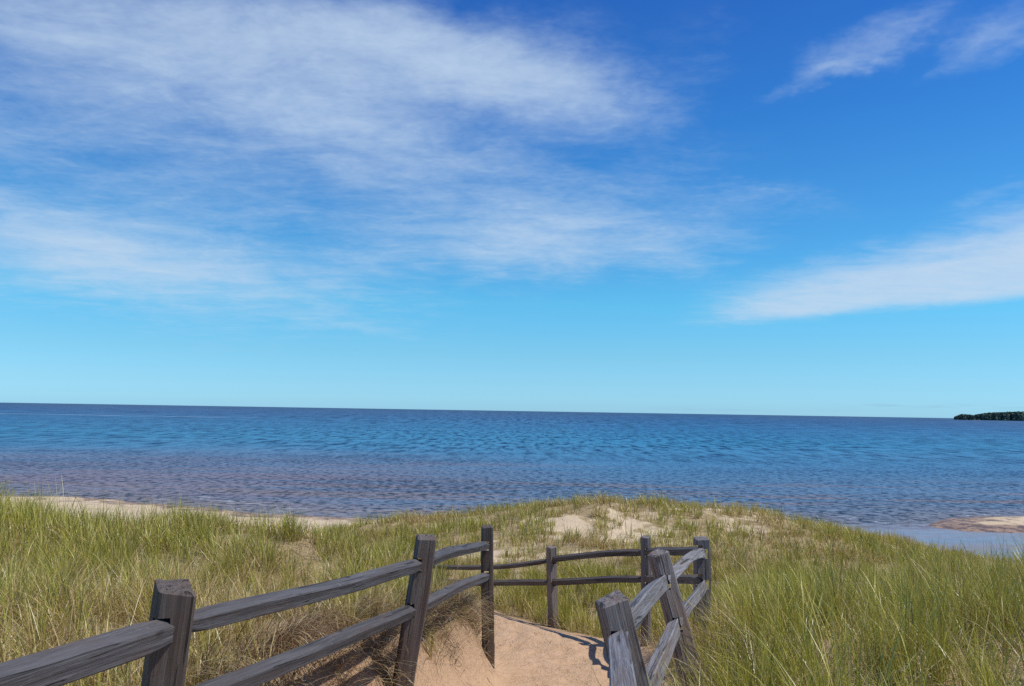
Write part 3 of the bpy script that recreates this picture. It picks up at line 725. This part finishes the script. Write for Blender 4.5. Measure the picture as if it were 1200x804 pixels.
def tufts(n, ymin, ymax, nb, spread, wmin, wmax, seg, umax=0.84, hs=1.0):
    x, y = scatter(n, ymin, ymax, umax)
    c = cover(x, y)
    clump = sst(fbm(x*2.1+90, y*2.1+33, 3), 0.36, 0.58)
    keep = rng.random(n) < c*(0.22+0.78*clump)
    keep &= (H(x, y) > 0.75)
    x, y = x[keep], y[keep]; k = len(x)
    hh_ = field_height(x, y)*rng.uniform(0.65, 1.2, k)*hs
    gr = greenness(x, y)
    n_ = nb
    X_ = np.repeat(x, n_); Y_ = np.repeat(y, n_); HH = np.repeat(hh_, n_)
    a = rng.random(k*n_)*2*math.pi; r_ = np.abs(rng.normal(0, 1, k*n_))*spread
    bx = X_+np.cos(a)*r_; by = Y_+np.sin(a)*r_
    az_ = a+rng.normal(0, 0.5, k*n_)
    tilt = np.abs(rng.normal(0.10, 0.13, k*n_))+r_/spread*0.06
    curv = np.abs(rng.normal(0.42, 0.42, k*n_))
    # wind from the lake, blades bow towards the camera's left
    wx = 0.05; az_ = np.arctan2(np.sin(az_)*np.sin(tilt+curv*.5)-0.03, np.cos(az_)*np.sin(tilt+curv*.5)-wx)
    hgt = HH*rng.uniform(0.55, 1.12, k*n_)
    isg = rng.random(k*n_) < np.repeat(gr, n_)*0.98+0.04
    tint = np.repeat(rng.normal(1.40, 0.19, k), n_)*rng.normal(1, .16, k*n_)
    gi = np.clip((np.repeat(rng.random(k), n_)*3+rng.random(k*n_)*2).astype(int), 0, 4)
    cg = GREEN[gi]*tint[:, None]; cs = STRAW[rng.integers(0, 6, k*n_)]*rng.normal(1, .1, k*n_)[:, None]
    c1 = np.where(isg[:, None], cg, cs*0.95)
    tipdry = rng.random(k*n_) < 0.25
    c1 = np.where((isg & tipdry)[:, None], cg*0.55+cs*0.45, c1)
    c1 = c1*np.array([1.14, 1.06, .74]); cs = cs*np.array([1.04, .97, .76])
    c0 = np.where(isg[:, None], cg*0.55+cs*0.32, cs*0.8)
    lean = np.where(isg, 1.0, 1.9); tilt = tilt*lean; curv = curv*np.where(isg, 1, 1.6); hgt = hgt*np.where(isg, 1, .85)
    wd = rng.uniform(wmin, wmax, k*n_)
    d, _q = path_dist(bx, by); ok = (d > 0.85) | (by > 15)
    return blades(bx[ok], by[ok], hgt[ok], az_[ok], tilt[ok], curv[ok], wd[ok], c0[ok], c1[ok], seg)

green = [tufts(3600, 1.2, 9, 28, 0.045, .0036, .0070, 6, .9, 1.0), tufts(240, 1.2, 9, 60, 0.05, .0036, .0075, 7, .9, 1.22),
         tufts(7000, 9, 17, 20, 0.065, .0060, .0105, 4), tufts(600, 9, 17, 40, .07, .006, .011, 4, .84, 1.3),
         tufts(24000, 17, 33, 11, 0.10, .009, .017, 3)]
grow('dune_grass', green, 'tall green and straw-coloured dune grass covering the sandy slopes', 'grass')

def thatch(n, ymin, ymax, hmin, hmax, wmin, wmax, seg, umax=.84):
    x, y = scatter(n, ymin, ymax, umax)
    c = cover(x, y); d, qy = path_dist(x, y)
    dryn = fbm(x*1.2+8, y*1.2+60, 3)
    bank = np.exp(-((d-1.35)/0.33)**2)*(y < 11.5)*(y > 2)
    keep = rng.random(n) < np.clip(c*(0.25+1.1*sst(dryn, .4, .65)+0.5*(x > 1.2)*(y < 5.4))+0.9*bank*(fbm(x*3, y*3, 2) > .44), 0, 1)
    keep &= (H(x, y) > 0.7) & ((d > 0.92) | (y > 15))
    x, y = x[keep], y[keep]; k = len(x); bank = bank[keep]
    e = 0.06
    gxg = (H(x+e, y)-H(x-e, y))/(2*e); gyg = (H(x, y+e)-H(x, y-e))/(2*e)
    sl = np.clip(np.hypot(gxg, gyg), 0, 1.5)
    down = np.arctan2(-gyg, -gxg)
    az_ = np.where(rng.random(k) < np.clip(sl*1.3, 0, .92), down+rng.normal(0, .45, k), rng.random(k)*2*math.pi)
    hgt = rng.uniform(hmin, hmax, k)
    tilt = rng.uniform(0.5, 1.35, k); curv = rng.uniform(0.2, 1.1, k)
    cs = STRAW[rng.integers(0, 6, k)]*rng.normal(1.05, .18, k)[:, None]
    # roots and old leaves on the eroded bank are browner
    br = (rng.random(k) < bank*0.55)
    cs = np.where(br[:, None], np.array([0.20, 0.12, 0.07])*rng.uniform(.6, 1.3, k)[:, None], cs)
    wd = rng.uniform(wmin, wmax, k)
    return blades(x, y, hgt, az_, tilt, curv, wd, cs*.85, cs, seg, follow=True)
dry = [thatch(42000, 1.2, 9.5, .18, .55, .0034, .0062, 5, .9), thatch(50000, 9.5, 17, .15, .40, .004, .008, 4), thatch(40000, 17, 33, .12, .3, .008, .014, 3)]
def drape(n):
    """dead leaves and bared roots hanging down the steep left-hand bank"""
    K = 55; nc = n//K
    yc = 10.4-6.6*rng.random(nc)**1.25; pcx = np.interp(yc, PATH[:6, 1], PATH[:6, 0])
    xc = pcx-rng.uniform(1.18, 1.75, nc); dc = rng.normal(-0.3, .7, nc); lc = rng.uniform(.25, .6, nc); kc = rng.uniform(.2, .75, nc)
    rp = lambda v: np.repeat(v, K)
    k = nc*K
    x = rp(xc)+rng.normal(0, .06, k); y = rp(yc)+rng.normal(0, .09, k)
    az_ = rp(dc)+rng.normal(0, .42, k)
    hgt = rp(lc)*rng.uniform(.55, 1.1, k)
    tilt = rng.uniform(.15, 1.0, k); curv = rng.uniform(1.1, 2.3, k)
    cs = STRAW[rng.integers(0, 6, k)]*rng.normal(.92, .15, k)[:, None]
    br = rng.random(k) < rp(kc)
    cs = np.where(br[:, None], np.array([.24, .135, .065])*rng.uniform(.5, 1.5, k)[:, None], cs)
    return blades(x, y, hgt, az_, tilt, curv, rng.uniform(.0035, .0065, k), cs*.8, cs, 8, follow=True)
def litter(n):
    """wind-blown bits of dead leaf lying loose on the trodden sand"""
    y = rng.uniform(2.5, 13, n); x = np.interp(y, PATH[:7, 1], PATH[:7, 0])+rng.normal(0, .6, n)
    cs = np.where((rng.random(n) < .5)[:, None], np.array([.13, .08, .05]), np.array([.42, .30, .17]))*rng.uniform(.7, 1.3, n)[:, None]
    return blades(x, y, rng.uniform(.03, .16, n), rng.random(n)*6.283, rng.uniform(1.35, 1.6, n), rng.normal(0, .5, n), rng.uniform(.004, .009, n), cs, cs, 3, follow=True)
dry.append(litter(420))
dry.append(drape(6600))
grow('dead_grass', dry, 'bleached dead grass lying matted between the green tufts and down the eroded bank', 'dead grass')
